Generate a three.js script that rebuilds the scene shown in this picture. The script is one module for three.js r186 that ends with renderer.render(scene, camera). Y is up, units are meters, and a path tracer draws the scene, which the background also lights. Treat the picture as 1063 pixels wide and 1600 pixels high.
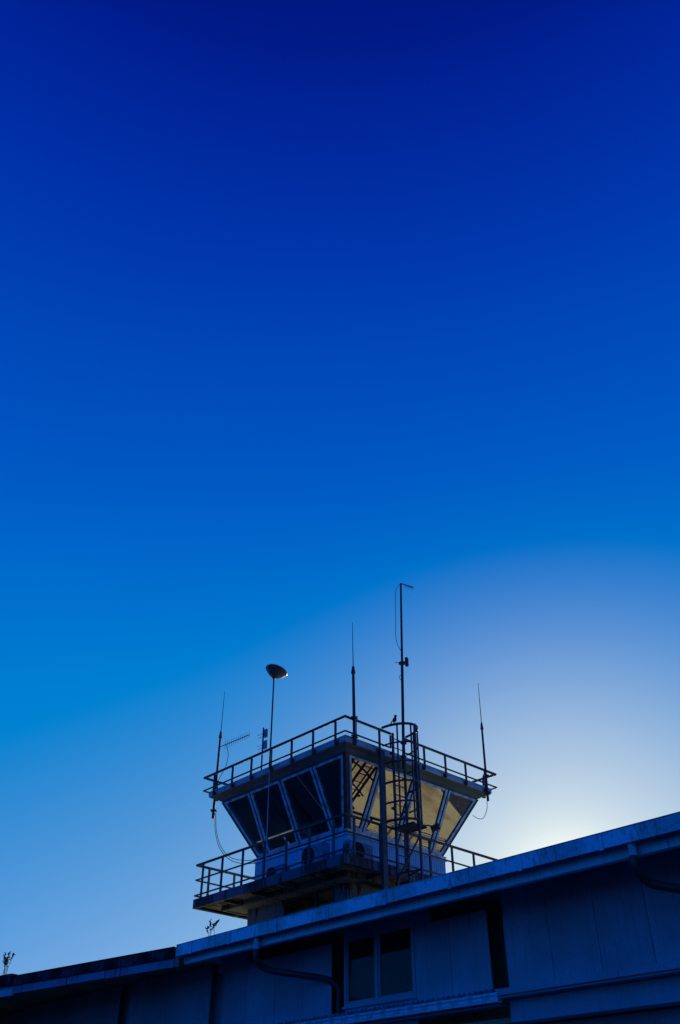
import * as THREE from 'three';
import { mergeGeometries } from 'three/addons/utils/BufferGeometryUtils.js';

// ---------------------------------------------------------------- camera, sky, sun, exposure
// Axes: origin on the ground under the tower's centre, x along the terminal front, z out of the front towards the apron.
const PSI = 0.8193, PITCH = 0.639;
const scene = new THREE.Scene();
const camera = new THREE.PerspectiveCamera(2 * Math.atan(800 / 1400) * 180 / Math.PI, 680 / 1024, 0.1, 3000);
camera.position.set(22.495, 1.6, 21.475);
camera.lookAt(22.495 - Math.cos(PITCH) * Math.sin(PSI), 1.6 + Math.sin(PITCH), 21.475 - Math.cos(PITCH) * Math.cos(PSI));

const EXPOSURE = 2;
const renderer = new THREE.WebGLRenderer({ antialias: true });
renderer.setSize(680, 1024);
renderer.toneMapping = THREE.LinearToneMapping;
renderer.toneMappingExposure = EXPOSURE;
renderer.shadowMap.enabled = true;
renderer.shadowMap.type = THREE.PCFSoftShadowMap;

const SUN_EL = 12.9 * Math.PI / 180, SUN_AZ = 13.8 * Math.PI / 180; // azimuth to the right of the view direction
const sunDir = (() => {
  const wx = Math.sin(SUN_AZ), wz = -Math.cos(SUN_AZ);
  const n2 = [Math.cos(PSI), Math.sin(PSI)], n1 = [-Math.sin(PSI), Math.cos(PSI)];
  return new THREE.Vector3((wx * n2[0] + wz * n2[1]) * Math.cos(SUN_EL), Math.sin(SUN_EL), (wx * n1[0] + wz * n1[1]) * Math.cos(SUN_EL));
})();
const s2l = (v) => { v /= 255; return v <= 0.04045 ? v / 12.92 : Math.pow((v + 0.055) / 1.055, 2.4); };
// clear sky: green and blue by height away from the sun; red follows a falling curve that drops below zero and is cut off
const SKY = [[0, 134, 220], [10, 127, 215], [17, 120, 208], [24.5, 114, 206], [28.5, 106, 204], [36.6, 86, 195], [44.7, 71, 184], [52.5, 54, 170], [60, 38, 152], [66, 25, 130], [90, 8, 80]]
  .map(([e, g, b]) => [e, s2l(g), s2l(b)]);
function skyColor(x, y, z) {
  const el = Math.max(0, Math.asin(Math.max(-1, Math.min(1, y))) * 180 / Math.PI);
  let k = 0; while (k < SKY.length - 2 && el > SKY[k + 1][0]) k++;
  const a = SKY[k], b = SKY[k + 1], p = SKY[Math.max(0, k - 1)], q = SKY[Math.min(SKY.length - 1, k + 2)];
  const h = b[0] - a[0], t = (el - a[0]) / h, t2 = t * t, t3 = t2 * t;
  const gam = Math.acos(Math.max(-1, Math.min(1, x * sunDir.x + y * sunDir.y + z * sunDir.z))) * 180 / Math.PI;
  const glow = 0.5 * Math.exp(-Math.pow(gam / 12, 2)) + 0.45 * Math.exp(-Math.pow(gam / 3.4, 2)), haze = 0.8 * Math.exp(-el / 12) * Math.exp(-Math.pow(gam / 35, 2));
  const base = [1, 2].map((c) => {
    const ma = k > 0 ? (b[c] - p[c]) / (b[0] - p[0]) * h : b[c] - a[c], mb = k < SKY.length - 2 ? (q[c] - a[c]) / (q[0] - a[0]) * h : b[c] - a[c];
    return (2 * t3 - 3 * t2 + 1) * a[c] + (t3 - 2 * t2 + t) * ma + (-2 * t3 + 3 * t2) * b[c] + (t3 - t2) * mb;
  });
  const deep = 1 - 0.35 * Math.min(1, Math.max(0, (gam - 35) / 75)); // deeper blue away from the sun
  return [Math.max(0, 0.1 * Math.exp(-el / 9) - 0.06 + glow + haze), base[0] * deep + 0.8 * glow + 0.9 * haze, base[1] + 0.28 * glow + 0.3 * haze];
}
{
  const W = 1536, H = 768, data = new Float32Array(W * H * 4);
  for (let j = 0; j < H; j++) for (let i = 0; i < W; i++) {
    const v = (j + 0.5) / H, u = (i + 0.5) / W, th = (v - 0.5) * Math.PI, ph = (u - 0.5) * 2 * Math.PI;
    const c = skyColor(Math.cos(th) * Math.cos(ph), Math.sin(th), Math.cos(th) * Math.sin(ph));
    data.set([c[0] / EXPOSURE, c[1] / EXPOSURE, c[2] / EXPOSURE, 1], (j * W + i) * 4);
  }
  const tex = new THREE.DataTexture(data, W, H, THREE.RGBAFormat, THREE.FloatType);
  tex.mapping = THREE.EquirectangularReflectionMapping;
  tex.minFilter = tex.magFilter = THREE.LinearFilter;
  tex.wrapS = THREE.RepeatWrapping;
  tex.needsUpdate = true;
  scene.background = tex;
  scene.environment = tex;
}
const sun = new THREE.DirectionalLight(new THREE.Color().setRGB(1, 0.84, 0.54), 2.7);
sun.position.copy(sunDir).multiplyScalar(80).add(new THREE.Vector3(4, 6, 0));
sun.target.position.set(4, 6, 0);
sun.castShadow = true;
sun.shadow.mapSize.set(4096, 4096);
Object.assign(sun.shadow.camera, { left: -45, right: 45, top: 40, bottom: -40, near: 1, far: 220 });
scene.add(sun, sun.target);

// ---------------------------------------------------------------- helpers
let seed = 7;
const rnd = () => { seed = (seed * 1664525 + 1013904223) >>> 0; return seed / 4294967296; };
const V = (x, y, z) => new THREE.Vector3(x, y, z);
// geometries: plain, with uv in metres laid flat on each face
function metreUV(g) {
  g = g.index ? g.toNonIndexed() : g;
  const p = g.attributes.position, uv = new Float32Array(p.count * 2), a = V(), b = V(), c = V(), n = V();
  for (let i = 0; i < p.count; i += 3) {
    a.fromBufferAttribute(p, i); b.fromBufferAttribute(p, i + 1); c.fromBufferAttribute(p, i + 2);
    n.crossVectors(b.clone().sub(a), c.clone().sub(a));
    const ax = Math.abs(n.x), ay = Math.abs(n.y), az = Math.abs(n.z);
    [a, b, c].forEach((q, k) => {
      const w = ay >= ax && ay >= az ? [q.x, q.z] : ax >= az ? [q.z, q.y] : [q.x, q.y];
      uv[(i + k) * 2] = w[0]; uv[(i + k) * 2 + 1] = w[1];
    });
  }
  g.setAttribute('uv', new THREE.BufferAttribute(uv, 2));
  return g;
}
const box = (x0, x1, y0, y1, z0, z1) => { const g = new THREE.BoxGeometry(x1 - x0, y1 - y0, z1 - z0); g.translate((x0 + x1) / 2, (y0 + y1) / 2, (z0 + z1) / 2); return metreUV(g); };
// box with chamfered long edges (for boards that catch light)
function bev(x0, x1, y0, y1, z0, z1, c = 0.008) {
  const w = x1 - x0, h = y1 - y0, s = new THREE.Shape();
  s.moveTo(-w / 2 + c, -h / 2 + c); s.lineTo(w / 2 - c, -h / 2 + c); s.lineTo(w / 2 - c, h / 2 - c); s.lineTo(-w / 2 + c, h / 2 - c);
  const g = new THREE.ExtrudeGeometry(s, { depth: z1 - z0 - 2 * c, bevelEnabled: true, bevelSize: c, bevelThickness: c, bevelSegments: 1 });
  g.translate((x0 + x1) / 2, (y0 + y1) / 2, z0 + c);
  return metreUV(g);
}
const YUP = V(0, 1, 0);
function rod(a, b, r, r2 = r, seg = 8) {
  const d = b.clone().sub(a), g = new THREE.CylinderGeometry(r2, r, d.length(), seg, 1);
  g.applyQuaternion(new THREE.Quaternion().setFromUnitVectors(YUP, d.normalize()));
  g.translate((a.x + b.x) / 2, (a.y + b.y) / 2, (a.z + b.z) / 2);
  return g.toNonIndexed();
}
const curve = (pts, r, n = 24, seg = 6) => new THREE.TubeGeometry(new THREE.CatmullRomCurve3(pts.map((p) => (p.isVector3 ? p : V(...p)))), n, r, seg, false).toNonIndexed();
const ball = (x, y, z, r, sx = 1, sy = 1, sz = 1, seg = 10) => { const g = new THREE.SphereGeometry(r, seg, Math.max(6, seg - 2)); g.scale(sx, sy, sz); g.translate(x, y, z); return g.toNonIndexed(); };
// polygon strip list -> flat shaded geometry; quads as [a,b,c,d]
function quads(list) {
  const pos = [];
  for (const [a, b, c, d] of list) pos.push(...a, ...b, ...c, ...a, ...c, ...d);
  const g = new THREE.BufferGeometry();
  g.setAttribute('position', new THREE.BufferAttribute(new Float32Array(pos), 3));
  g.computeVertexNormals();
  return metreUV(g);
}
const join = (gs) => gs.length === 1 ? gs[0] : mergeGeometries(gs.map((g) => { const h = g.index ? g.toNonIndexed() : g; if (!h.attributes.normal) h.computeVertexNormals(); return h; }));
function part(name, gs, mat, parent) {
  const m = new THREE.Mesh(join(Array.isArray(gs) ? gs : [gs]), mat);
  m.name = name; m.castShadow = m.receiveShadow = true; parent.add(m); return m;
}
const taken = {};
const numbered = (n) => { const k = taken[n] = (taken[n] ?? -1) + 1; return k ? `${n}_${String(k).padStart(3, '0')}` : n; };
function thing(name, label, category, group) {
  const o = new THREE.Group(); o.name = numbered(name); o.userData = { label, category }; if (group) o.userData.group = group; scene.add(o); return o;
}
const sub = (name, parent) => { const o = new THREE.Group(); o.name = name; parent.add(o); return o; };
const spin = (g, k) => { const h = g.clone(); h.rotateY(k * Math.PI / 2); return h; };

// ---------------------------------------------------------------- procedural materials
function noiseGrid(n, s) { const o = new Float32Array(n * n); let q = s >>> 0; for (let i = 0; i < n * n; i++) { q = (q * 1664525 + 1013904223) >>> 0; o[i] = q / 4294967296; } return o; }
function tileNoise(x, y, n, g) { // periodic value noise on an n x n lattice, x and y in 0..1
  const fx = x * n, fy = y * n, i = Math.floor(fx), j = Math.floor(fy), u = fx - i, v = fy - j, su = u * u * (3 - 2 * u), sv = v * v * (3 - 2 * v);
  const at = (a, b) => g[((b % n + n) % n) * n + ((a % n + n) % n)];
  return (at(i, j) * (1 - su) + at(i + 1, j) * su) * (1 - sv) + (at(i, j + 1) * (1 - su) + at(i + 1, j + 1) * su) * sv;
}
// stains: patches, fine grain and vertical run marks; returned as a colour map around white
function stainMap(size, metres, { patch = 0.25, grain = 0.1, runs = 0, s = 1, warm = 0.0, speck = 0 }) {
  const d = new Uint8Array(size * size * 4), vals = new Float32Array(size * size), g = [4, 8, 16, 32, 64, 128].map((n, k) => [n, noiseGrid(n, s * 131 + k * 17)]);
  const runG = noiseGrid(64, s * 977 + 5), runL = noiseGrid(8, s * 313 + 3);
  for (let j = 0; j < size; j++) for (let i = 0; i < size; i++) {
    const x = i / size, y = j / size; let p = 0, a = 0.5, f = 0;
    for (let k = 0; k < 4; k++) { p += a * tileNoise(x, y, g[k][0], g[k][1]); a *= 0.5; }
    f = 0.5 * tileNoise(x, y, 64, g[4][1]) + 0.5 * tileNoise(x, y, 128, g[5][1]);
    let v = 1 - patch * Math.max(0, p * 1.9 - 0.6) - grain * f;
    if (runs) { const c = tileNoise(x, 0.13 + y * 0.06, 64, runG), l = tileNoise(x, y, 8, runL); v -= runs * Math.max(0, c - 0.55) * 2.2 * (0.35 + l); }
    if (speck && f > 0.72) v -= speck * (f - 0.72) * 3;
    vals[j * size + i] = v;
  }
  const mean = vals.reduce((a, b) => a + b, 0) / vals.length;
  for (let i = 0; i < vals.length; i++) { // marks lie around a nearly white mean, so that a material keeps its own colour
    const v = Math.max(0.05, Math.min(1, vals[i] / mean * 0.95)), o = i * 4; d[o] = 255 * v; d[o + 1] = 255 * Math.min(1, v * (1 - warm * (1 - v))); d[o + 2] = 255 * Math.min(1, v * (1 - 1.6 * warm * (1 - v))); d[o + 3] = 255;
  }
  const t = new THREE.DataTexture(d, size, size, THREE.RGBAFormat);
  t.colorSpace = THREE.SRGBColorSpace; t.wrapS = t.wrapT = THREE.RepeatWrapping; t.magFilter = THREE.LinearFilter; t.minFilter = THREE.LinearMipmapLinearFilter; t.generateMipmaps = true;
  t.repeat.set(1 / metres, 1 / metres); t.needsUpdate = true; return t;
}
const mapPaint = stainMap(512, 3.1, { patch: 0.09, grain: 0.07, runs: 0.05, s: 3, warm: 0.3 });
const mapFascia = stainMap(512, 2.3, { patch: 0.3, grain: 0.12, runs: 0.18, s: 11, warm: 0.3, speck: 0.3 });
const mapMould = stainMap(512, 2.7, { patch: 0.8, grain: 0.3, runs: 0.8, s: 21, warm: 0.2, speck: 0.6 });
const mapSteel = stainMap(256, 0.9, { patch: 0.35, grain: 0.25, runs: 0.1, s: 31, warm: 0.3 });
const mapRoof = stainMap(512, 4.3, { patch: 0.3, grain: 0.15, runs: 0, s: 41, warm: 0.4 });
const mapGround = stainMap(512, 6.1, { patch: 0.4, grain: 0.4, runs: 0, s: 51, warm: 0.1 });
const enamel = (r, g, b, o = {}) => new THREE.MeshPhysicalMaterial({ color: new THREE.Color().setRGB(r, g, b), roughness: 0.45, clearcoat: 1, clearcoatRoughness: 0.12, side: THREE.DoubleSide, ...o });
const std = (r, g, b, o = {}) => new THREE.MeshStandardMaterial({ color: new THREE.Color().setRGB(r, g, b), roughness: 0.7, side: THREE.DoubleSide, ...o });
const M = {
  frame: enamel(0.28, 0.72, 0.95, { roughness: 0.4, map: mapSteel }),
  cladding: enamel(0.26, 0.6, 0.84, { roughness: 0.5, map: mapPaint }),
  rail: std(0.045, 0.055, 0.075, { roughness: 0.5, map: mapSteel }),
  post: std(0.045, 0.05, 0.065, { roughness: 0.5, map: mapSteel }),
  deck: std(0.18, 0.22, 0.26, { map: mapMould, roughness: 0.85 }),
  deckEdge: std(0.07, 0.1, 0.15, { map: mapMould, roughness: 0.7 }),
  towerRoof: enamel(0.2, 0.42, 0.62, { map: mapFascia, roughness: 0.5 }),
  soffit: std(0.11, 0.19, 0.25, { map: mapPaint, roughness: 0.9 }),  // tower eaves: shade under the roof put into a darker colour
  dark: std(0.08, 0.08, 0.085, { roughness: 0.8 }),
  gasket: std(0.02, 0.02, 0.022, { roughness: 0.8 }),
  ceiling: std(0.3, 0.29, 0.27, { map: mapPaint, roughness: 0.9 }),
  room: std(0.45, 0.38, 0.24, { map: mapPaint, roughness: 0.9 }),
  fascia: enamel(0.34, 0.78, 0.94, { map: mapFascia, roughness: 0.55 }),
  flash: std(0.55, 0.56, 0.56, { map: mapSteel, roughness: 0.35, metalness: 0.4 }),
  beam: enamel(0.34, 0.74, 0.9, { map: mapPaint, roughness: 0.5 }),
  panel: [0, 1, 2].map((k) => std(0.3 - k * 0.02, 0.52 - k * 0.03, 0.62 - k * 0.03, { map: mapPaint, roughness: 0.7 })),
  shadedShaft: std(0.1, 0.16, 0.22, { map: mapMould, roughness: 0.85 }),  // darker than the other walls: shade below the gallery put into the colour
  wall: std(0.28, 0.49, 0.59, { map: mapPaint, roughness: 0.85 }),
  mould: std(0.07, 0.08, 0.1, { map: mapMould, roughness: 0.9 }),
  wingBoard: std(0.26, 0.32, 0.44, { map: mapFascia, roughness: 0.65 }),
  roof: std(0.5, 0.45, 0.17, { map: mapRoof, roughness: 0.5 }),
  pipe: enamel(0.5, 0.66, 0.82, { map: mapSteel, roughness: 0.45 }),
  pipeDark: std(0.06, 0.06, 0.065, { roughness: 0.5, map: mapSteel }),
  gutter: enamel(0.4, 0.78, 0.95, { roughness: 0.4, map: mapSteel }),
  ac: std(0.16, 0.3, 0.46, { roughness: 0.5, map: mapSteel }),
  antenna: std(0.04, 0.042, 0.05, { roughness: 0.65, map: mapSteel }),
  pale: std(0.6, 0.6, 0.58, { roughness: 0.4 }),
  cable: std(0.03, 0.03, 0.035, { roughness: 0.6 }),
  concrete: std(0.3, 0.29, 0.27, { map: mapMould, roughness: 0.9 }),
  weed: std(0.05, 0.09, 0.03, { roughness: 0.8 }),
  bird: std(0.03, 0.028, 0.03, { roughness: 0.8 }),
  ground: std(0.03, 0.031, 0.033, { map: mapGround, roughness: 0.9 }),
  // solar control glass: dark tint, strongly reflecting coat
  glass: new THREE.MeshPhysicalMaterial({ color: new THREE.Color().setRGB(0.13, 0.15, 0.14), roughness: 0.015, transmission: 1, thickness: 0, ior: 7, side: THREE.DoubleSide }),
  clear: new THREE.MeshPhysicalMaterial({ color: new THREE.Color().setRGB(0.55, 0.57, 0.56), roughness: 0.02, transmission: 1, thickness: 0, ior: 1.52, specularIntensity: 0.5, side: THREE.DoubleSide }),
};

// ---------------------------------------------------------------- ground
{
  const g = new THREE.PlaneGeometry(2400, 2400, 1, 1); g.rotateX(-Math.PI / 2);
  const m = part('ground', metreUV(g), M.ground, scene); m.userData = { kind: 'structure', label: 'dark tarmac apron and ground around the terminal', category: 'ground' };
}

// ---------------------------------------------------------------- terminal building
const term = thing('terminal_building', 'long pale panelled terminal building with wide fascia, deep eaves and dark windows', 'building');
const FZ = 5.475, WZ = 3.675, X0 = -1.62, X1 = 24.86;
{
  // eaves: fascia boards with cover strips over their joints, cap flashing, beam behind, soffit
  const jx = [X0, -0.86, 0.92, 2.92, 4.92, 6.92, 8.92, 10.88, 12.86, 14.86, 16.86, 18.86, 20.86, 22.86, X1];
  for (let k = 0; k < jx.length - 1; k++) {
    const dy = (rnd() - 0.5) * 0.012, dz = (rnd() - 0.5) * 0.008;
    part('fascia_board', bev(jx[k] + 0.004, jx[k + 1] - 0.004, 6.745 + dy, 7.045, FZ - 0.045 + dz, FZ + dz, 0.006), M.fascia, term);
    part('cap_flashing', [box(jx[k] + 0.002, jx[k + 1] - 0.002, 7.048, 7.06, FZ - 0.12, FZ + 0.014)], M.flash, term);
    if (k) part('joint_cover', bev(jx[k] - 0.045, jx[k] + 0.045, 6.715, 7.04, FZ + 0.007, FZ + 0.022, 0.004), M.fascia, term);
  }
  part('fascia_board', box(X0, X0 + 0.03, 6.75, 7.045, FZ - 1.6, FZ - 0.05), M.fascia, term);
  for (const [a, b] of [[X0 + 0.05, 2.9], [2.91, 8.9], [8.91, 14.1], [14.11, 20], [20.01, X1]]) part('eaves_beam', bev(a, b, 6.56, 6.985, 5.06, 5.2, 0.012), M.beam, term);
  part('soffit', box(X0 + 0.03, X1, 7.0, 7.02, 2.6, FZ - 0.05), M.panel[1], term);
  // long corrugated roof, falling gently to the eaves, with the tower standing through it
  const n = 176, pts = [];
  for (let i = 0; i <= n * 6; i++) { const x = X0 + (X1 - X0) * i / (n * 6); pts.push([x, 0.024 * Math.sin(i / 6 * 2 * Math.PI)]); }
  const q = [];
  for (let i = 0; i < pts.length - 1; i++) { const [xa, ha] = pts[i], [xb, hb] = pts[i + 1]; q.push([[xa, 7.025 + ha, FZ - 0.1], [xb, 7.025 + hb, FZ - 0.1], [xb, 7.35 + hb, -12.6], [xa, 7.35 + ha, -12.6]]); }
  part('corrugated_roof', quads(q), M.roof, term);
  // walls behind, ends and back
  part('room_wall', box(X0 + 0.2, X1 - 0.2, 0, 6.99, 2.6, 2.7), M.room, term);
  part('upper_floor', box(X0 + 0.2, X1 - 0.2, 4.3, 4.4, 2.71, WZ - 0.07), M.room, term);
  part('back_wall', box(X0, X1, 0, 7.25, -12.5, -12.3), M.wall, term);
  part('end_wall', box(X1 - 0.2, X1, 0, 6.99, -12.29, 2.69), M.wall, term);
  part('end_wall', box(X0 - 0.02, X0 + 0.2, 0, 7.0, -12.29, 2.69), M.wall, term);
  part('gable_board', box(X0 - 0.035, X0 - 0.005, 6.5, 7.1, -12.3, FZ - 1.61), M.wall, term);
  part('end_wall', box(X0 - 0.02, X0 + 0.15, 0, 6.99, 2.7, WZ - 0.04), M.wall, term);
  // right hand run of wall panels up to the soffit, on a ledge
  const rj = [8.92, 10.13, 11.33, 12.55, 13.75, 14.95, 16.15, 17.35, 18.55, 19.75, 20.95, 22.15, 23.35, X1 - 0.3];
  for (let k = 0; k < rj.length - 1; k++) part('wall_panel', bev(rj[k] + 0.006, rj[k + 1] - 0.006, 4.95, 6.99, WZ - 0.035, WZ + (rnd() - 0.5) * 0.006, 0.004), M.panel[k % 3], term);
  part('backing_strip', box(8.94, X1 - 0.3, 4.75, 6.98, WZ - 0.06, WZ - 0.04), M.gasket, term);
  part('reveal', box(8.9, 8.92, 4.72, 6.99, 2.91, WZ - 0.01), M.panel[2], term);
  for (const [a, b] of [[8.84, 11.9], [11.91, 16], [16.01, X1 - 0.3]]) {
    part('ledge', bev(a, b, 4.76, 4.89, WZ - 0.03, WZ + 0.42, 0.01), M.panel[1], term);
    part('ledge_trim', box(a, b, 4.72, 4.755, WZ - 0.03, WZ + 0.36), M.wall, term);
  }
  part('lintel_beam', box(8.92, X1 - 0.3, 4.28, 4.71, WZ - 0.3, WZ + 0.06), M.panel[2], term);
  part('ground_floor_wall', box(X0, X1 - 0.3, 0, 4.28, 2.95, 3.05), M.panel[1], term);
  // middle bay: two panels with an open slot above, a taller strip beside the window
  part('wall_panel', bev(6.135, 7.262, 4.6, 6.65, WZ - 0.035, WZ, 0.004), M.panel[1], term);
  part('wall_panel', bev(7.274, 8.44, 4.6, 6.65, WZ - 0.035, WZ + 0.002, 0.004), M.panel[0], term);
  part('wall_panel', bev(6.135, 6.67, 6.655, 6.99, WZ - 0.035, WZ - 0.002, 0.004), M.panel[1], term);
  // window: two lights, frame, mullion, panel below and above
  const w = sub('window', term); w.userData.label = 'two-light window with pale frame and dark glass';
  part('frame', [box(3.62, 3.69, 5.1, 6.74, WZ - 0.08, WZ + 0.02), box(6.05, 6.125, 5.1, 6.74, WZ - 0.08, WZ + 0.02), box(3.69, 6.05, 6.68, 6.74, WZ - 0.08, WZ + 0.02), box(3.69, 6.05, 5.1, 5.16, WZ - 0.08, WZ + 0.03)], M.panel[0], w);
  part('mullion', box(4.76, 4.86, 5.16, 6.68, WZ - 0.08, WZ + 0.03), M.panel[0], w);
  for (const [a, b] of [[3.69, 4.76], [4.86, 6.05]]) {
    part('sash', [box(a, a + 0.05, 5.16, 6.68, WZ - 0.06, WZ - 0.01), box(b - 0.05, b, 5.16, 6.68, WZ - 0.06, WZ - 0.01), box(a + 0.05, b - 0.05, 5.16, 5.21, WZ - 0.06, WZ - 0.01), box(a + 0.05, b - 0.05, 6.63, 6.68, WZ - 0.06, WZ - 0.01)], M.wall, w);
    const p = new THREE.PlaneGeometry(b - a - 0.1, 1.42); p.translate((a + b) / 2, 5.92, WZ - 0.04); part('pane', p.toNonIndexed(), M.clear, w);
  }
  part('sill', bev(3.6, 6.14, 5.04, 5.097, WZ - 0.03, WZ + 0.09, 0.008), M.panel[0], w);
  part('wall_panel', bev(3.62, 4.86, 4.5, 5.035, WZ - 0.035, WZ, 0.004), M.panel[0], term);
  part('wall_panel', bev(4.872, 6.125, 4.5, 5.035, WZ - 0.035, WZ, 0.004), M.panel[1], term);
  part('wall_panel', bev(3.62, 6.125, 6.745, 6.99, WZ - 0.035, WZ, 0.004), M.panel[1], term);
  // left bay of panels, slot above some of them
  const lj = [3.11, 1.96, 0.76, -0.5];
  for (let k = 0; k < lj.length - 1; k++) part('wall_panel', bev(lj[k + 1] + 0.006, lj[k] - 0.006, 3.6, 6.66, WZ - 0.035, WZ + (rnd() - 0.5) * 0.006, 0.004), M.panel[(k + 1) % 3], term);
  part('wall_panel', bev(-1.6, -0.512, 3.6, 6.99, WZ - 0.035, WZ, 0.004), M.panel[2], term);
  // downpipes: stub out of the eaves, elbow, slanting run back to the wall, drop
  for (const [x, y0] of [[1.95, 6.44], [13.42, 6.5]]) {
    const d = sub('downpipe', term);
    part('outlet', rod(V(x, y0, 5.32), V(x, 7.0, 5.32), 0.085, 0.085, 20), M.pipe, d);
    part('elbow_pipe', [curve([[x, y0 + 0.03, 5.32], [x, y0 - 0.14, 5.32], [x + 0.01, y0 - 0.28, 5.22], [x + 0.03, y0 - 0.4, 5.0], [x + 0.6, y0 - 0.54, 4.3], [x + 1.16, y0 - 0.68, 3.72], [x + 1.3, y0 - 0.86, 3.55], [x + 1.3, y0 - 1.3, 3.53], [x + 1.3, 3.5, 3.53]].map(([a, b, c]) => V(a, b, c)), 0.084, 64, 14)], M.pipeDark, d);
    part('collar', rod(V(x, y0 - 0.02, 5.32), V(x, y0 + 0.03, 5.32), 0.094, 0.094, 20), M.pipeDark, d);
  }
  // lean-to awning: corrugated sheet with gutter along its edge
  const aw = sub('awning', term), ax0 = -8, ax1 = 8.86, m = 107, aq = [];
  for (let i = 0; i < m * 6; i++) {
    const xa = ax0 + (ax1 - ax0) * i / (m * 6), xb = ax0 + (ax1 - ax0) * (i + 1) / (m * 6), ha = 0.03 * Math.sin(i / 6 * 2 * Math.PI), hb = 0.03 * Math.sin((i + 1) / 6 * 2 * Math.PI);
    aq.push([[xa, 4.885 + ha, 4.09], [xb, 4.885 + hb, 4.09], [xb, 4.93 + hb, WZ + 0.01], [xa, 4.93 + ha, WZ + 0.01]]);
  }
  part('corrugated_sheet', quads(aq), M.gutter, aw);
  const gp = [[5.0, 4.68], [5.0, 4.665], [5.13, 4.665], [5.15, 4.645], [5.15, 4.6], [5.125, 4.585], [5.125, 4.52], [5.145, 4.5], [5.145, 4.47], [5.0, 4.46]].map(([z, y]) => [z - 1.045, y + 0.18]), gq = [];
  for (let i = 0; i < gp.length - 1; i++) gq.push([[ax0, gp[i][1], gp[i][0]], [ax1, gp[i][1], gp[i][0]], [ax1, gp[i + 1][1], gp[i + 1][0]], [ax0, gp[i + 1][1], gp[i + 1][0]]]);
  part('gutter', quads(gq), M.gutter, aw);
  part('gutter_end', bev(ax1, ax1 + 0.03, 4.635, 4.87, 3.95, 4.115, 0.006), M.gutter, aw);
  part('soffit_board', box(ax0, ax1 - 0.1, 4.6, 4.62, WZ, 3.95), M.panel[1], aw);
}

// ---------------------------------------------------------------- lower wing to the side, turned a few degrees
const wing = thing('terminal_wing', 'older wing with stained dark parapet and split light trim boards below it', 'building');
{
  const a = V(-1.66, 0, 5.44), b = V(-9.28, 0, 6.66), dir = b.clone().sub(a).normalize(), L = b.distanceTo(a);
  const ang = Math.atan2(-dir.z, dir.x);
  const place = (o) => { o.position.copy(a); o.rotation.y = ang; return o; }; // local x runs along the parapet away from the main roof, local -z... outward side found below
  // local z axis after the turn points to the back, so outward is negative z
  const strip = (name, x0, x1, y0, y1, z0, z1, mat) => place(part(name, bev(x0, x1, y0, y1, z0, z1, 0.006), mat, wing));
  const mj = [0.02, 1.3, 2.7, 3.4, 4.9, 6.2, L];
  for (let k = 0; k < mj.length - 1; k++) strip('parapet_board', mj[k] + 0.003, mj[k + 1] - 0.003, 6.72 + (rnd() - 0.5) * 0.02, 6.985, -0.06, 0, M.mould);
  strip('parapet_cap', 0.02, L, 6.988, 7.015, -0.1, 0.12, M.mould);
  const tj = [0.02, 2.36, 2.6, 3.06, 4.9, L];
  for (let k = 0; k < tj.length - 1; k++) strip('trim_board', tj[k] + 0.03, tj[k + 1] - 0.02, 6.48 + (rnd() - 0.5) * 0.02, 6.71, -0.01, 0.03, M.wingBoard);
  // next block of the same roof line, with its own parapet and gutter
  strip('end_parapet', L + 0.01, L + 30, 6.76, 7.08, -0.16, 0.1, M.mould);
  strip('end_beam', L + 0.02, L + 30, 6.44, 6.66, -0.02, 0.1, M.beam);
  strip('backing_wall', 0.05, L + 30, 6.52, 6.98, 0.04, 0.2, M.wall);
  const sh = new THREE.Shape(); sh.moveTo(-1.68, -5.3); sh.lineTo(-38.8, -11.25); sh.lineTo(-38.8, 12); sh.lineTo(-1.68, 12);
  const rg = new THREE.ExtrudeGeometry(sh, { depth: 0.1, bevelEnabled: false }); rg.rotateX(-Math.PI / 2); rg.translate(0, 6.86, 0); 
  part('roof', metreUV(rg), M.roof, wing);
  part('wall', box(-38.8, -1.7, 0, 6.85, 3.2, 3.3), M.wall, wing);
  for (const [x0, x1] of [[-6.8, -4.6], [-4.58, -2.3], [-9.6, -7.45], [-12, -9.62], [-14.4, -12.02]]) part('wall_panel', bev(x0, x1, 3, 6.84, 3.62, 3.66, 0.005), M.wall, wing);
  part('back_wall', box(-38.8, -1.7, 0, 6.85, -11.9, -11.8), M.wall, wing);
  part('end_wall', box(-38.8, -38.6, 0, 6.85, -11.79, 3.19), M.wall, wing);
}

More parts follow.
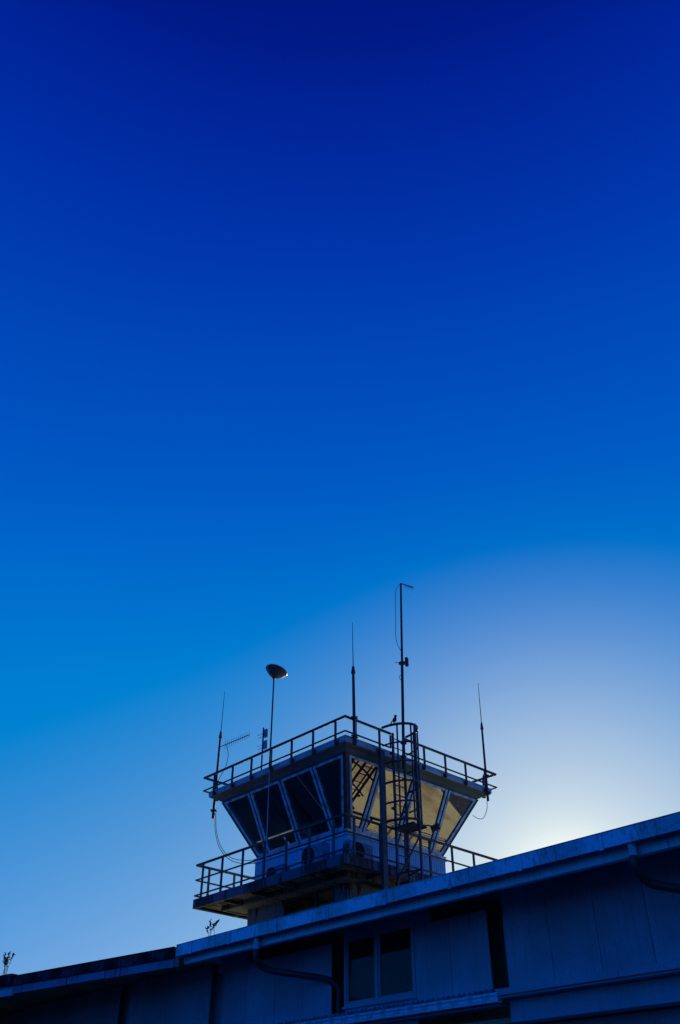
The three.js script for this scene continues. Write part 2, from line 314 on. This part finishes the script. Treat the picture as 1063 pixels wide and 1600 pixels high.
// ---------------------------------------------------------------- unseen building, added so that the front cab windows mirror something dark
const added_hangar = thing('added_hangar', 'unseen dark green sheet metal shed added for the front cab windows to mirror', 'building');
{
  const x1 = -15, x0 = -39, z0 = 9.5, z1 = 44, eave = 8.4, ridge = 11.4, xm = (x0 + x1) / 2;
  const green = std(0.03, 0.045, 0.04, { map: mapPaint, roughness: 0.7 });
  const wallX = (x, s) => { const q = []; for (let z = z0, k = 0; z < z1 - 0.01; z += 0.25, k++) { const a = k % 2 ? 0.04 : 0, b = k % 2 ? 0 : 0.04; q.push([[x + s * a, 0, z], [x + s * b, 0, z + 0.25], [x + s * b, eave, z + 0.25], [x + s * a, eave, z]]); } return quads(q); };
  part('wall', wallX(x1, 1), green, added_hangar); part('wall', wallX(x0, -1), green, added_hangar);
  for (const z of [z0, z1]) { const g = new THREE.Shape(); g.moveTo(x0, 0); g.lineTo(x1, 0); g.lineTo(x1, eave); g.lineTo(xm, ridge); g.lineTo(x0, eave); const e = new THREE.ExtrudeGeometry(g, { depth: 0.1, bevelEnabled: false }); e.translate(0, 0, z - 0.05); part('gable_wall', metreUV(e), green, added_hangar); }
  part('roof', quads([[[x1 + 0.4, eave - 0.05, z0 - 0.3], [x1 + 0.4, eave - 0.05, z1 + 0.3], [xm, ridge + 0.05, z1 + 0.3], [xm, ridge + 0.05, z0 - 0.3]], [[x0 - 0.4, eave - 0.05, z0 - 0.3], [x0 - 0.4, eave - 0.05, z1 + 0.3], [xm, ridge + 0.05, z1 + 0.3], [xm, ridge + 0.05, z0 - 0.3]]]), green, added_hangar);
  for (let k = 0; k < 4; k++) part('door_leaf', box(x1 + 0.06, x1 + 0.16 + (k % 2) * 0.04, 0.05, 6, 16 + k * 4.5, 20.45 + k * 4.5), green, added_hangar);
}

// ---------------------------------------------------------------- control tower
const tower = thing('control_tower', 'airport control tower with outward leaning glazed cab, railed gallery and flat railed roof', 'tower');
const GH = 3.63, DECK = 8.93, RH = 3.645, RAILY = 10.03, ROOFRAIL = 13.03, WT = 3.1645, WB = 2.2012, YT = 12.1345, YB = 10.2268;
// a profile [[half, y], ...] run along one side of the square with mitred ends
const side = (prof, k) => { const q = []; for (let i = 0; i < prof.length - 1; i++) { const [h0, y0] = prof[i], [h1, y1] = prof[i + 1]; q.push([[-h0, y0, h0], [h0, y0, h0], [h1, y1, h1], [-h1, y1, h1]]); } return spin(quads(q), k); };
{
  // shaft through the roof: walls with window openings front and back
  const SH = 2.36, yb = 6.9, yt = 8.6;
  for (const k of [0, 2]) {
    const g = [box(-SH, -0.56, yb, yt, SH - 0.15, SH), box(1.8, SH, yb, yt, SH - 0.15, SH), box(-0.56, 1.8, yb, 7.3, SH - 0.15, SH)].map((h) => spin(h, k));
    part('shaft_wall', g, M.shadedShaft, tower);
    const w = sub('shaft_window', tower);
    part('frame', [box(-0.56, -0.5, 7.3, yt, SH - 0.1, SH + 0.01), box(1.74, 1.8, 7.3, yt, SH - 0.1, SH + 0.01), box(0.9, 0.98, 7.3, yt, SH - 0.1, SH + 0.01), box(-0.5, 1.74, 8.54, yt, SH - 0.1, SH + 0.005)].map((h) => spin(h, k)), M.rail, w);
    for (const [a, b] of [[-0.5, 0.9], [0.98, 1.74]]) { const p = new THREE.PlaneGeometry(b - a, 1.24); p.translate((a + b) / 2, 7.92, SH - 0.05); p.rotateY(k * Math.PI / 2); part('pane', p.toNonIndexed(), M.clear, w); }
  }
  for (const k of [1, 3]) part('shaft_wall', spin(box(-SH + 0.15, SH - 0.15, yb, yt, SH - 0.15, SH), k), M.shadedShaft, tower);
  part('shaft_room', [box(-2.2, 2.2, 7.1, 7.14, -2.2, 2.2), box(-2.19, -2.15, 7.15, 8.58, -2.2, 2.2), box(2.15, 2.19, 7.15, 8.58, -2.2, 2.2)], M.room, tower);
  // gallery: deck slab, edge channels, ring beam and joists below
  part('gallery_deck', box(-GH + 0.06, GH - 0.06, 8.74, DECK, -GH + 0.06, GH - 0.06), M.deck, tower);
  for (let k = 0; k < 4; k++) part('deck_edge', side([[GH - 0.08, DECK + 0.012], [GH + 0.02, DECK + 0.012], [GH + 0.02, 8.66], [GH - 0.1, 8.66], [GH - 0.1, 8.69]], k), M.deckEdge, tower);
  for (let k = 0; k < 4; k++) part('ring_beam', side([[2.98, 8.735], [2.98, 8.58], [2.86, 8.58], [2.86, 8.735]], k), M.deckEdge, tower);
  part('soffit_slab', box(-2.84, 2.84, 8.6, 8.735, -2.84, 2.84), M.deck, tower);
  for (const x of [-2.1, -0.7, 0.7, 2.1]) { part('joist', box(x - 0.05, x + 0.05, 8.62, 8.735, 3.0, GH - 0.12), M.deckEdge, tower); part('joist', box(3.0, GH - 0.12, 8.62, 8.735, x - 0.05, x + 0.05), M.deckEdge, tower); part('joist', box(-GH + 0.12, -3.0, 8.62, 8.735, x - 0.05, x + 0.05), M.deckEdge, tower); }
  // ribbed wall below the glass
  const rib = (k) => { const q = [], h = 2.25, p = 0.11, n = Math.round(2 * h / p), st = 2 * h / n; for (let i = 0; i < n; i++) { const x = -h + i * st, zs = [[0, h], [0.1, h], [0.25, h - 0.022], [0.75, h - 0.022], [0.9, h], [1, h]]; for (let j = 0; j < 5; j++) q.push([[x + zs[j][0] * st, DECK, zs[j][1]], [x + zs[j + 1][0] * st, DECK, zs[j + 1][1]], [x + zs[j + 1][0] * st, 10.07, zs[j + 1][1]], [x + zs[j][0] * st, 10.07, zs[j][1]]]); } return spin(quads(q), k); };
  for (let k = 0; k < 4; k++) {
    part('ribbed_wall', rib(k), M.cladding, tower);
    part('wall_trim', side([[2.24, 10.065], [2.29, 10.065], [2.29, 10.11], [2.15, 10.11]], k), M.frame, tower);
    part('sill_upstand', side([[2.16, 10.09], [2.16, 10.18]], k), M.frame, tower);
    part('window_sill', side([[2.15, 10.16], [2.27, 10.16], [2.29, 10.215], [2.15, 10.215]], k), M.frame, tower);
  }
  part('cab_floor', box(-2.18, 2.18, 8.94, 8.99, -2.18, 2.18), M.dark, tower);
  // leaning windows: four to a side, middle two square, end ones tapering to the corner
  const slope = new THREE.Vector3(0, YT - YB, WT - WB), len = slope.length(), lean = Math.atan2(WT - WB, YT - YB);
  const toFace = (g, k) => { g.rotateX(lean); g.translate(0, YB, WB); g.rotateY(k * Math.PI / 2); return g; };
  const bar = (pts, z0, z1) => { const s = new THREE.Shape(); pts.forEach(([x, y], i) => i ? s.lineTo(x, y) : s.moveTo(x, y)); const g = new THREE.ExtrudeGeometry(s, { depth: z1 - z0, bevelEnabled: false }); g.translate(0, 0, z0); return metreUV(g); };
  const hx = (v) => WB + (WT - WB) * v / len; // half width of the face at height v along the lean
  for (let k = 0; k < 4; k++) for (let w = 0; w < 4; w++) {
    const win = sub('cab_window', tower), e = 0.075, f = 0.085;
    const left = (v) => [-hx(v) + 0.13, -1.6 + 0.035, 0.035, 1.6 + 0.035][w], right = (v) => [-1.6 - 0.035, -0.035, 1.6 - 0.035, hx(v) - 0.13][w];
    const y0 = 0.03, y1 = len - 0.02, st = (x0, x1, v0, v1) => [[x0(v0), v0], [x1(v0), v0], [x1(v1), v1], [x0(v1), v1]];
    const l2 = (v) => left(v) + f, r2 = (v) => right(v) - f;
    const fr = [bar(st(left, l2, y0, y1), -0.05, 0.03), bar(st(r2, right, y0, y1), -0.05, 0.03), bar(st(l2, r2, y0, y0 + f), -0.05, 0.03), bar(st(l2, r2, y1 - e, y1), -0.05, 0.03)];
    part('frame', fr.map((g) => toFace(g, k)), M.frame, win);
    const g2 = st(l2, r2, y0 + f, y1 - e);
    part('gasket', [bar(st(l2, (v) => l2(v) + 0.018, y0 + f, y1 - e), -0.03, -0.005), bar(st((v) => r2(v) - 0.018, r2, y0 + f, y1 - e), -0.03, -0.005)].map((g) => toFace(g, k)), M.gasket, win);
    const s = new THREE.Shape(); g2.forEach(([x, y], i) => i ? s.lineTo(x, y) : s.moveTo(x, y));
    const pg = new THREE.ShapeGeometry(s); pg.translate(0, 0, -0.02); part('pane', toFace(pg.toNonIndexed(), k), M.glass, win);
    if (w) part('mullion', toFace(bar([[-1.6 + 1.6 * (w - 1) - 0.035, 0], [-1.6 + 1.6 * (w - 1) + 0.035, 0], [-1.6 + 1.6 * (w - 1) + 0.035, len], [-1.6 + 1.6 * (w - 1) - 0.035, len]], -0.06, 0.0), k), M.gasket, tower);
  }
  for (let k = 0; k < 4; k++) { // corner posts between the end windows
    const s = (v, o) => hx(v) + o, c = [];
    for (const [v0, v1] of [[0, len]]) c.push([[s(v0, 0.01), YB, s(v0, -0.125)], [s(v0, 0.01), YB, s(v0, 0.01)], [s(v1, 0.01), YT, s(v1, 0.01)], [s(v1, 0.01), YT, s(v1, -0.125)]],
      [[s(v0, -0.125), YB, s(v0, 0.01)], [s(v0, 0.01), YB, s(v0, 0.01)], [s(v1, 0.01), YT, s(v1, 0.01)], [s(v1, -0.125), YT, s(v1, 0.01)]],
      [[s(v0, -0.14), YB, s(v0, -0.14)], [s(v0, 0.01), YB, s(v0, -0.125)], [s(v1, 0.01), YT, s(v1, -0.125)], [s(v1, -0.14), YT, s(v1, -0.14)]],
      [[s(v0, -0.14), YB, s(v0, -0.14)], [s(v0, -0.125), YB, s(v0, 0.01)], [s(v1, -0.125), YT, s(v1, 0.01)], [s(v1, -0.14), YT, s(v1, -0.14)]]);
    part('corner_post', spin(quads(c), k), M.rail, tower);
  }
  // roof: soffit, rounded eaves, slab; ceiling inside
  for (let k = 0; k < 4; k++) {
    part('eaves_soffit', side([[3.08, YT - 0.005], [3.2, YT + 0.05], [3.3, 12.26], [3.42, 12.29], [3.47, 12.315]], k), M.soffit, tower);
    part('roof_edge', side([[3.2, 12.535], [3.48, 12.535], [3.51, 12.52], [3.51, 12.4], [3.5, 12.35], [3.475, 12.32], [3.46, 12.33]], k), M.towerRoof, tower);
  }
  part('roof_slab', box(-3.2, 3.2, 12.27, 12.53, -3.2, 3.2), M.towerRoof, tower);
  part('ceiling', box(-3.05, 3.05, 12.12, 12.25, -3.05, 3.05), M.ceiling, tower);
  // console desks and screens inside the cab
  for (const k of [0, 1]) part('console', [box(-1.7, 1.7, 9.0, 9.85, 1.5, 2.1), box(-1.7, 1.7, 9.85, 9.9, 1.35, 2.15)].map((g) => spin(g, k)), M.dark, tower);
  for (const [x, z, r] of [[-0.9, 1.7, 0.1], [0.6, 1.7, -0.15], [1.65, 0.4, 1.5]]) { const g = [box(-0.28, 0.28, 0.12, 0.5, -0.02, 0.02), box(-0.05, 0.05, 0, 0.2, -0.05, -0.02), box(-0.12, 0.12, 0, 0.015, -0.12, 0.06)]; part('monitor', g.map((h) => { h.rotateY(r); h.translate(x, 9.9, z); return h; }), M.dark, tower); }
}
// railings: roof and gallery
{
  const rr = sub('roof_railing', tower), top = ROOFRAIL, mid = 12.56;
  const lad0 = 1.66, lad1 = 1.02; // opening for the ladder on the +x side
  for (let k = 0; k < 4; k++) {
    const open = k === 1;
    for (const [y, r] of [[top, 0.044], [mid, 0.028]]) {
      const segs = open ? [[-RH, -lad0], [-lad1, RH]] : [[-RH, RH]];
      for (const [a, b] of segs) part('rail', spin(rod(V(a, y, RH), V(b, y, RH), r), k), M.rail, rr);
    }
    for (let i = -3; i <= 3; i++) { if (open && (i === -1)) continue; const x = i * 1.045; part('post', spin(box(x - 0.034, x + 0.034, 12.3, top, RH - 0.09, RH - 0.045), k), M.rail, rr); part('bracket', spin(box(x - 0.06, x + 0.06, 12.3, 12.42, RH - 0.136, RH - 0.092), k), M.rail, rr); }
    part('rail_corner', spin(ball(RH, top, RH, 0.045), k), M.rail, rr);
  }
  part('rail', rod(V(RH, top - 0.06, lad0), V(RH, mid, lad0), 0.03), M.rail, rr);
  const gr = sub('gallery_railing', tower);
  for (let k = 0; k < 4; k++) {
    for (const [y, r] of [[RAILY, 0.044], [9.55, 0.028], [9.06, 0.028]]) part('rail', spin(rod(V(-GH, y, GH), V(GH, y, GH), r), k), M.rail, gr);
    for (const x of [-3.28, -2.22, -1.14, -0.05, 1.0, 2.06, 3.12]) part('post', spin(box(x - 0.036, x + 0.036, 8.68, RAILY, GH - 0.03, GH + 0.015), k), M.rail, gr);
    part('rail_corner', spin(ball(GH, RAILY, GH, 0.045), k), M.rail, gr);
  }
}

// ---------------------------------------------------------------- caged ladder up the side of the tower
{
  const l = thing('caged_ladder', 'dark steel ladder with hooped safety cage climbing to the tower roof', 'ladder');
  const lx = 3.74;
  for (const z of [1.15, 1.65]) part('stringer', box(lx - 0.03, lx + 0.03, 7.15, 13.02, z - 0.032, z + 0.032), M.post, l);
  for (let y = 7.45; y < 12.95; y += 0.3) part('rung', rod(V(lx, y, 1.15), V(lx, y, 1.65), 0.016), M.post, l);
  const hoop = (y) => { const p = []; for (let i = 0; i <= 14; i++) { const a = Math.PI * (i / 14) - Math.PI / 2; p.push(V(lx - 0.06 + 0.86 * Math.cos(a), y, 1.51 - 0.55 * Math.sin(-a))); } return p; };
  for (const [y, r] of [[13.1, 0.045], [12.5, 0.03], [11.9, 0.03], [11.28, 0.035], [10.66, 0.03], [10.12, 0.04]]) part('hoop', curve(hoop(y), r, 28, 6), M.post, l);
  for (const i of [2, 5, 8, 11]) { const p = hoop(0)[i]; part('cage_strap', box(p.x - 0.02, p.x + 0.02, 10.1, 13.1, p.z - 0.02, p.z + 0.02), M.post, l); }
  part('cage_post', box(4.51, 4.57, 7.15, 13.14, 1.45, 1.51), M.post, l);
  part('cable_tray', bev(3.72, 3.82, 7.15, 12.28, 2.11, 2.31, 0.006), M.post, l);
  part('brace', [rod(V(3.76, 8.55, 1.65), V(4.52, 9.62, 1.5), 0.028), rod(V(3.76, 8.75, 1.15), V(4.52, 8.72, 1.48), 0.025), rod(V(3.76, 8.7, 1.65), V(4.52, 8.72, 1.48), 0.025)], M.post, l);
  part('landing_frame', [box(3.8, 4.5, 9.96, 10.04, 1.12, 1.2), box(3.8, 4.5, 9.96, 10.04, 1.62, 1.7), box(3.82, 4.48, 9.97, 10.02, 1.2, 1.62)], M.post, l);
  part('clamp', [0, 1, 2].flatMap((i) => [box(lx - 0.12, lx, 8.85 + i * 1.75, 8.91 + i * 1.75, 1.1, 1.2), box(lx - 0.12, lx, 8.85 + i * 1.75, 8.91 + i * 1.75, 1.6, 1.7)]), M.post, l);
}
{
  const f = thing('floodlight', 'small dark floodlight on an arm beside the ladder cage', 'floodlight');
  part('arm', rod(V(4.52, 10.0, 1.4), V(4.62, 10.02, 0.95), 0.022), M.post, f);
  const h = part('housing', bev(-0.13, 0.13, -0.09, 0.09, -0.07, 0.07, 0.02), M.post, f); h.position.set(4.62, 10.0, 0.88); h.rotation.set(0.5, 0.8, 0);
  const g = part('lens', box(-0.11, 0.11, -0.07, 0.07, 0.071, 0.078), M.gasket, f); g.position.copy(h.position); g.rotation.copy(h.rotation);
}

// ---------------------------------------------------------------- air conditioning units on the gallery
function acUnit(label, x, y, z, turn, w, hgt) {
  const a = thing('air_conditioner', label, 'air conditioner', 'outdoor units on the gallery'); a.position.set(x, y, z); a.rotation.y = turn;
  const d = 0.34;
  part('casing', bev(-w / 2, w / 2, 0.06, hgt, -d / 2, d / 2, 0.02), M.ac, a);
  const cx = -w * 0.16, r = hgt * 0.4, cy = 0.03 + hgt / 2;
  const disc = new THREE.CylinderGeometry(r, r, 0.012, 28); disc.rotateX(Math.PI / 2); disc.translate(cx, cy, d / 2 + 0.007); part('fan_opening', disc.toNonIndexed(), M.gasket, a);
  const rings = [1, 0.78, 0.55, 0.32].map((s) => { const t = new THREE.TorusGeometry(r * s, 0.007, 5, 28); t.translate(cx, cy, d / 2 + 0.024); return t.toNonIndexed(); });
  part('fan_grille', [...rings, ...[0, 1, 2, 3].map((i) => { const b = new THREE.BoxGeometry(2 * r, 0.01, 0.008); b.rotateZ(i * Math.PI / 4); b.translate(cx, cy, d / 2 + 0.032); return b.toNonIndexed(); })], M.post, a);
  for (let i = 0; i < 5; i++) part('side_louvre', box(-w / 2 - 0.012, -w / 2 - 0.001, 0.14, hgt - 0.1, -d / 2 + 0.05 + i * 0.055, -d / 2 + 0.075 + i * 0.055), M.gasket, a);
  part('valve_cover', bev(w / 2 + 0.001, w / 2 + 0.05, 0.16, 0.36, -0.1, 0.08, 0.01), M.ac, a);
  for (const s of [-1, 1]) part('foot', box(s * w * 0.35 - 0.03, s * w * 0.35 + 0.03, DECK + 0.02 - y, 0.06, -d / 2 - 0.02, d / 2 + 0.03), M.rail, a);
}
acUnit('pale outdoor air conditioning unit on the gallery in front of the ribbed wall', 1.33, 9.14, 2.72, 0, 0.95, 0.66);
acUnit('outdoor air conditioning unit by the corner post, its slotted end facing the apron', 2.72, 9.06, 2.26, Math.PI / 2, 0.98, 0.6);
acUnit('smaller outdoor air conditioning unit near the cable end of the gallery', -0.45, 9.02, 2.72, 0, 0.8, 0.5);

// ---------------------------------------------------------------- antennas
function whip(label, x, z, y0, yj, yt, r, lean = [0, 0]) {
  const a = thing('whip_antenna', label, 'antenna', 'whip antennas on the tower roof');
  const top = V(x + lean[0], yt, z + lean[1]), j = V(x, y0, z).lerp(top, (yj - y0) / (yt - y0));
  part('mount_tube', rod(V(x, y0, z), j, r, r * 0.8, 10), M.antenna, a);
  part('coil', rod(j.clone().add(V(0, -0.12, 0)), j.clone().add(V(0, 0.12, 0)), r * 1.35, r * 0.7, 10), M.antenna, a);
  part('whip', rod(j, top, 0.017, 0.008, 6), M.antenna, a);
  for (const dy of [0.25, 0.85]) part('clamp', [box(x - 0.13, x + 0.13, y0 + dy, y0 + dy + 0.04, z - 0.02, z + 0.02), box(x - 0.02, x + 0.02, y0 + dy, y0 + dy + 0.04, z - 0.13, z + 0.13)], M.antenna, a);
}
whip('tall whip antenna on thick tube, clamped by the corner between the two railed sides', 3.76, 3.36, 12.15, 14.65, 16.38, 0.055, [0, 0.05]);
whip('whip antenna carrying a comb-like directional antenna at the outer roof corner', -3.74, 3.08, 11.75, 14.85, 16.6, 0.05, [0, -0.05]);
whip('slim whip antenna on a stub at the far roof corner beyond the ladder', 3.76, -2.93, 11.9, 14.61, 16.3, 0.045, [0, -0.1]);
{
  const y = thing('directional_antenna', 'comb-like directional antenna pointing sideways from a whip mast', 'antenna');
  const a = V(-3.74, 14.36, 3.06), b = V(-1.95, 14.3, 3.06);
  part('boom', rod(a, b, 0.016), M.antenna, y);
  for (let i = 0; i < 12; i++) { const p = a.clone().lerp(b, 0.2 + i * 0.072), h = 0.15 - i * 0.004; part('element', rod(p.clone().add(V(0, -h, 0)), p.clone().add(V(0, h, 0)), 0.007, 0.007, 5), M.antenna, y); }
  const c = thing('antenna_cable', 'thin loose cable hanging from the comb-like antenna to the roof rail', 'cable');
  part('cable', curve([[-3.3, 14.3, 3.06], [-3.15, 13.9, 3.06], [-3.2, 13.5, 3.08], [-3.6, 13.05, 3.1]], 0.012, 20, 5), M.cable, c);
}
{
  const d = thing('dish_antenna', 'dark bowl-shaped dish antenna on a slender pole above the roof rail', 'antenna');
  part('pole', rod(V(0.1, 12.3, 3.7), V(0.1, 15.6, 3.7), 0.03, 0.026, 8), M.antenna, d);
  const prof = []; for (let i = 0; i <= 10; i++) { const r = 0.39 * i / 10; prof.push(new THREE.Vector2(r, 0.27 * (r / 0.39) ** 2)); }
  const lg = new THREE.LatheGeometry(prof, 32);
  const rim = new THREE.TorusGeometry(0.39, 0.012, 6, 36); rim.rotateX(Math.PI / 2); rim.translate(0, 0.27, 0);
  const bowl = part('bowl', lg, std(0.09, 0.09, 0.1, { roughness: 0.45, metalness: 0.2 }), d), rm = part('rim', rim, M.pale, d);
  for (const o of [bowl, rm]) { o.position.set(0.1, 15.6, 3.7); o.rotation.set(-0.28, 0, -0.1); }
  part('bracket', ball(0.1, 15.58, 3.7, 0.06), M.antenna, d);
}
{
  const s = thing('panel_antenna', 'short mast with two small pale panel antennas behind the roof rail', 'antenna');
  part('mast', rod(V(-1.87, 12.5, 2.5), V(-1.87, 14.7, 2.5), 0.03), M.antenna, s);
  for (const y of [14.45, 14.02]) { part('panel', bev(-1.8, -1.66, y - 0.15, y + 0.15, 2.44, 2.54, 0.015), M.ac, s); part('bracket', box(-1.85, -1.8, y - 0.03, y + 0.03, 2.47, 2.53), M.antenna, s); part('stub', [rod(V(-2.2, y + 0.05, 2.5), V(-1.88, y + 0.03, 2.5), 0.008, 0.008, 5), rod(V(-2.15, y - 0.08, 2.5), V(-1.88, y - 0.08, 2.5), 0.008, 0.008, 5)], M.antenna, s); }
}
{
  const m = thing('antenna_mast', 'tallest mast rising beside the ladder cage with a small comb antenna at its tip', 'mast');
  const b = V(3.72, 12.0, 1.17), t = V(3.72, 18.98, 0.9), at = (y) => b.clone().lerp(t, (y - 12) / 6.98);
  part('lower_tube', rod(b, at(15.7), 0.05, 0.05, 10), M.antenna, m);
  part('upper_tube', rod(at(15.7), t, 0.042, 0.036, 10), M.antenna, m);
  const p = at(15.75); part('joint_bracket', [box(p.x - 0.09, p.x + 0.09, p.y - 0.07, p.y + 0.02, p.z - 0.08, p.z + 0.08), box(p.x + 0.02, p.x + 0.1, p.y - 0.1, p.y + 0.22, p.z - 0.22, p.z - 0.12), rod(V(p.x - 0.05, p.y, p.z), V(p.x - 0.25, p.y + 0.06, p.z + 0.1), 0.01, 0.01, 5)], M.antenna, m);
  const e = t.clone(), f = V(t.x + 0.25, t.y - 0.12, t.z - 0.38);
  part('boom', rod(e, f, 0.02), M.antenna, m);
  for (let i = 0; i < 6; i++) { const q = e.clone().lerp(f, 0.4 + i * 0.12); part('element', rod(q.clone().add(V(0, -0.11, 0)), q.clone().add(V(0, 0.04, 0)), 0.008, 0.008, 5), M.antenna, m); }
  part('feed_cable', [curve([[3.72, 18.95, 0.92], [3.64, 18.75, 1.05], [3.62, 17.5, 1.14], [3.64, 16.5, 1.16], [3.72, 16.15, 1.02]], 0.011, 28, 5), curve([[3.72, 15.3, 1.04], [3.66, 15.2, 1.14], [3.7, 15.05, 1.06]], 0.01, 12, 5)], M.cable, m);
  part('base_clamp', [box(3.66, 3.78, 12.35, 12.41, 1.08, 1.24), box(3.66, 3.78, 12.8, 12.86, 1.05, 1.22)], M.antenna, m);
}

// ---------------------------------------------------------------- loose cables
{
  const c = thing('hanging_cable', 'pair of thin cables drooping from the outer roof corner to the gallery wall', 'cable');
  part('cable', curve([[-3.62, 11.9, 3.1], [-3.55, 11.2, 3.05], [-3.35, 10.65, 2.95], [-3.0, 10.25, 2.75], [-2.6, 10.1, 2.45], [-2.25, 10.1, 2.2]], 0.012, 32, 5), M.cable, c);
  part('cable', curve([[-3.5, 11.9, 3.15], [-3.42, 11.2, 3.1], [-3.25, 10.7, 3.0], [-2.95, 10.32, 2.8], [-2.6, 10.2, 2.5], [-2.25, 10.2, 2.22]], 0.011, 32, 5), M.cable, c);
  const d = thing('hanging_cable', 'short cable loop hanging under the eaves below the far whip antenna', 'cable');
  part('cable', curve([[3.72, 11.95, -2.93], [3.66, 11.65, -2.95], [3.45, 11.4, -2.98], [3.2, 11.45, -3.0], [3.0, 11.6, -2.98]], 0.011, 20, 5), M.cable, d);
  const e = thing('roof_conduit', 'thin pale conduit dropping from the roof rail past the glass to the gallery', 'conduit');
  part('conduit', rod(V(0.1, 12.4, 3.7), V(0.14, 9.1, 3.7), 0.014, 0.014, 6), M.pipe, e);
}

// ---------------------------------------------------------------- bird on the cage, weeds on the parapets
{
  const b = thing('bird', 'small dark bird perched on the top hoop of the ladder cage', 'bird');
  const body = ball(0, 0.1, 0, 0.055, 1, 1.55, 0.95, 12); body.rotateZ(-0.35);
  const tail = box(-0.015, 0.015, -0.1, 0.05, -0.025, 0.025); tail.rotateZ(-0.5); tail.translate(-0.05, 0.02, 0);
  const beak = new THREE.ConeGeometry(0.012, 0.04, 6).toNonIndexed(); beak.rotateZ(-Math.PI / 2); beak.translate(0.105, 0.2, 0);
  part('body', [body, ball(0.06, 0.2, 0, 0.04, 1, 1, 1, 10), tail.index ? tail.toNonIndexed() : tail, beak], M.bird, b);
  part('leg', [rod(V(0.01, 0, 0.015), V(0.01, 0.06, 0.015), 0.005, 0.005, 5), rod(V(0.01, 0, -0.015), V(0.01, 0.06, -0.015), 0.005, 0.005, 5)], M.bird, b);
  b.position.set(4.12, 13.145, 1.99); b.rotation.y = 0.8; b.scale.setScalar(1.15);
}
function weed(label, x, y, z, n, h, leafy) {
  const w = thing('weed', label, 'plant'), stems = [], leaves = [];
  for (let i = 0; i < n; i++) {
    const a = rnd() * 6.28, r = 0.05 + rnd() * 0.12, hh = h * (0.55 + rnd() * 0.45), bx = (rnd() - 0.5) * 0.3, bz = (rnd() - 0.5) * 0.08;
    const p = [V(bx, -0.02, bz), V(bx + r * Math.cos(a) * 0.4, hh * 0.4, bz + r * Math.sin(a) * 0.4), V(bx + r * Math.cos(a) * 1.2, hh * 0.75, bz + r * Math.sin(a)), V(bx + r * Math.cos(a) * 2 + 0.03, hh, bz + r * Math.sin(a) * 1.6)];
    const c = new THREE.CatmullRomCurve3(p); stems.push(new THREE.TubeGeometry(c, 10, 0.007, 5, false).toNonIndexed());
    for (let j = 0; j < leafy; j++) {
      const t = 0.3 + 0.7 * Math.pow(rnd(), 0.6), q = c.getPoint(t), s = 0.03 + rnd() * 0.04, d = rnd() * 6.28, up = (rnd() - 0.3) * 0.9;
      const l = new THREE.PlaneGeometry(s, s * 1.7, 2, 2); const pp = l.attributes.position; for (let m = 0; m < pp.count; m++) pp.setZ(m, -Math.abs(pp.getX(m)) * 0.5 - pp.getY(m) ** 2 * 4 / 1);
      for (let m = 0; m < pp.count; m++) if (Math.abs(pp.getY(m)) > s * 0.8) pp.setX(m, pp.getX(m) * 0.2);
      l.translate(0, s * 0.85, 0); l.rotateX(1.2 - up); l.rotateY(d); l.translate(q.x, q.y, q.z); l.computeVertexNormals(); leaves.push(l.toNonIndexed());
    }
  }
  for (const g of stems) part('stem', g, M.weed, w); part('leaves', leaves, M.weed, w).userData.kind = 'stuff'; w.position.set(x, y, z);
}
weed('leafy weed clump growing out of the stained wing parapet', -9.9, 7.08, 6.75, 7, 0.7, 16);
weed('sparse small-leaved weed sprouting behind the main fascia board near the tower', -0.15, 7.06, 5.34, 4, 0.42, 12);

scene.traverse((o) => { if (o.isMesh && o.material.isMeshPhysicalMaterial) o.castShadow = false; });
renderer.render(scene, camera);
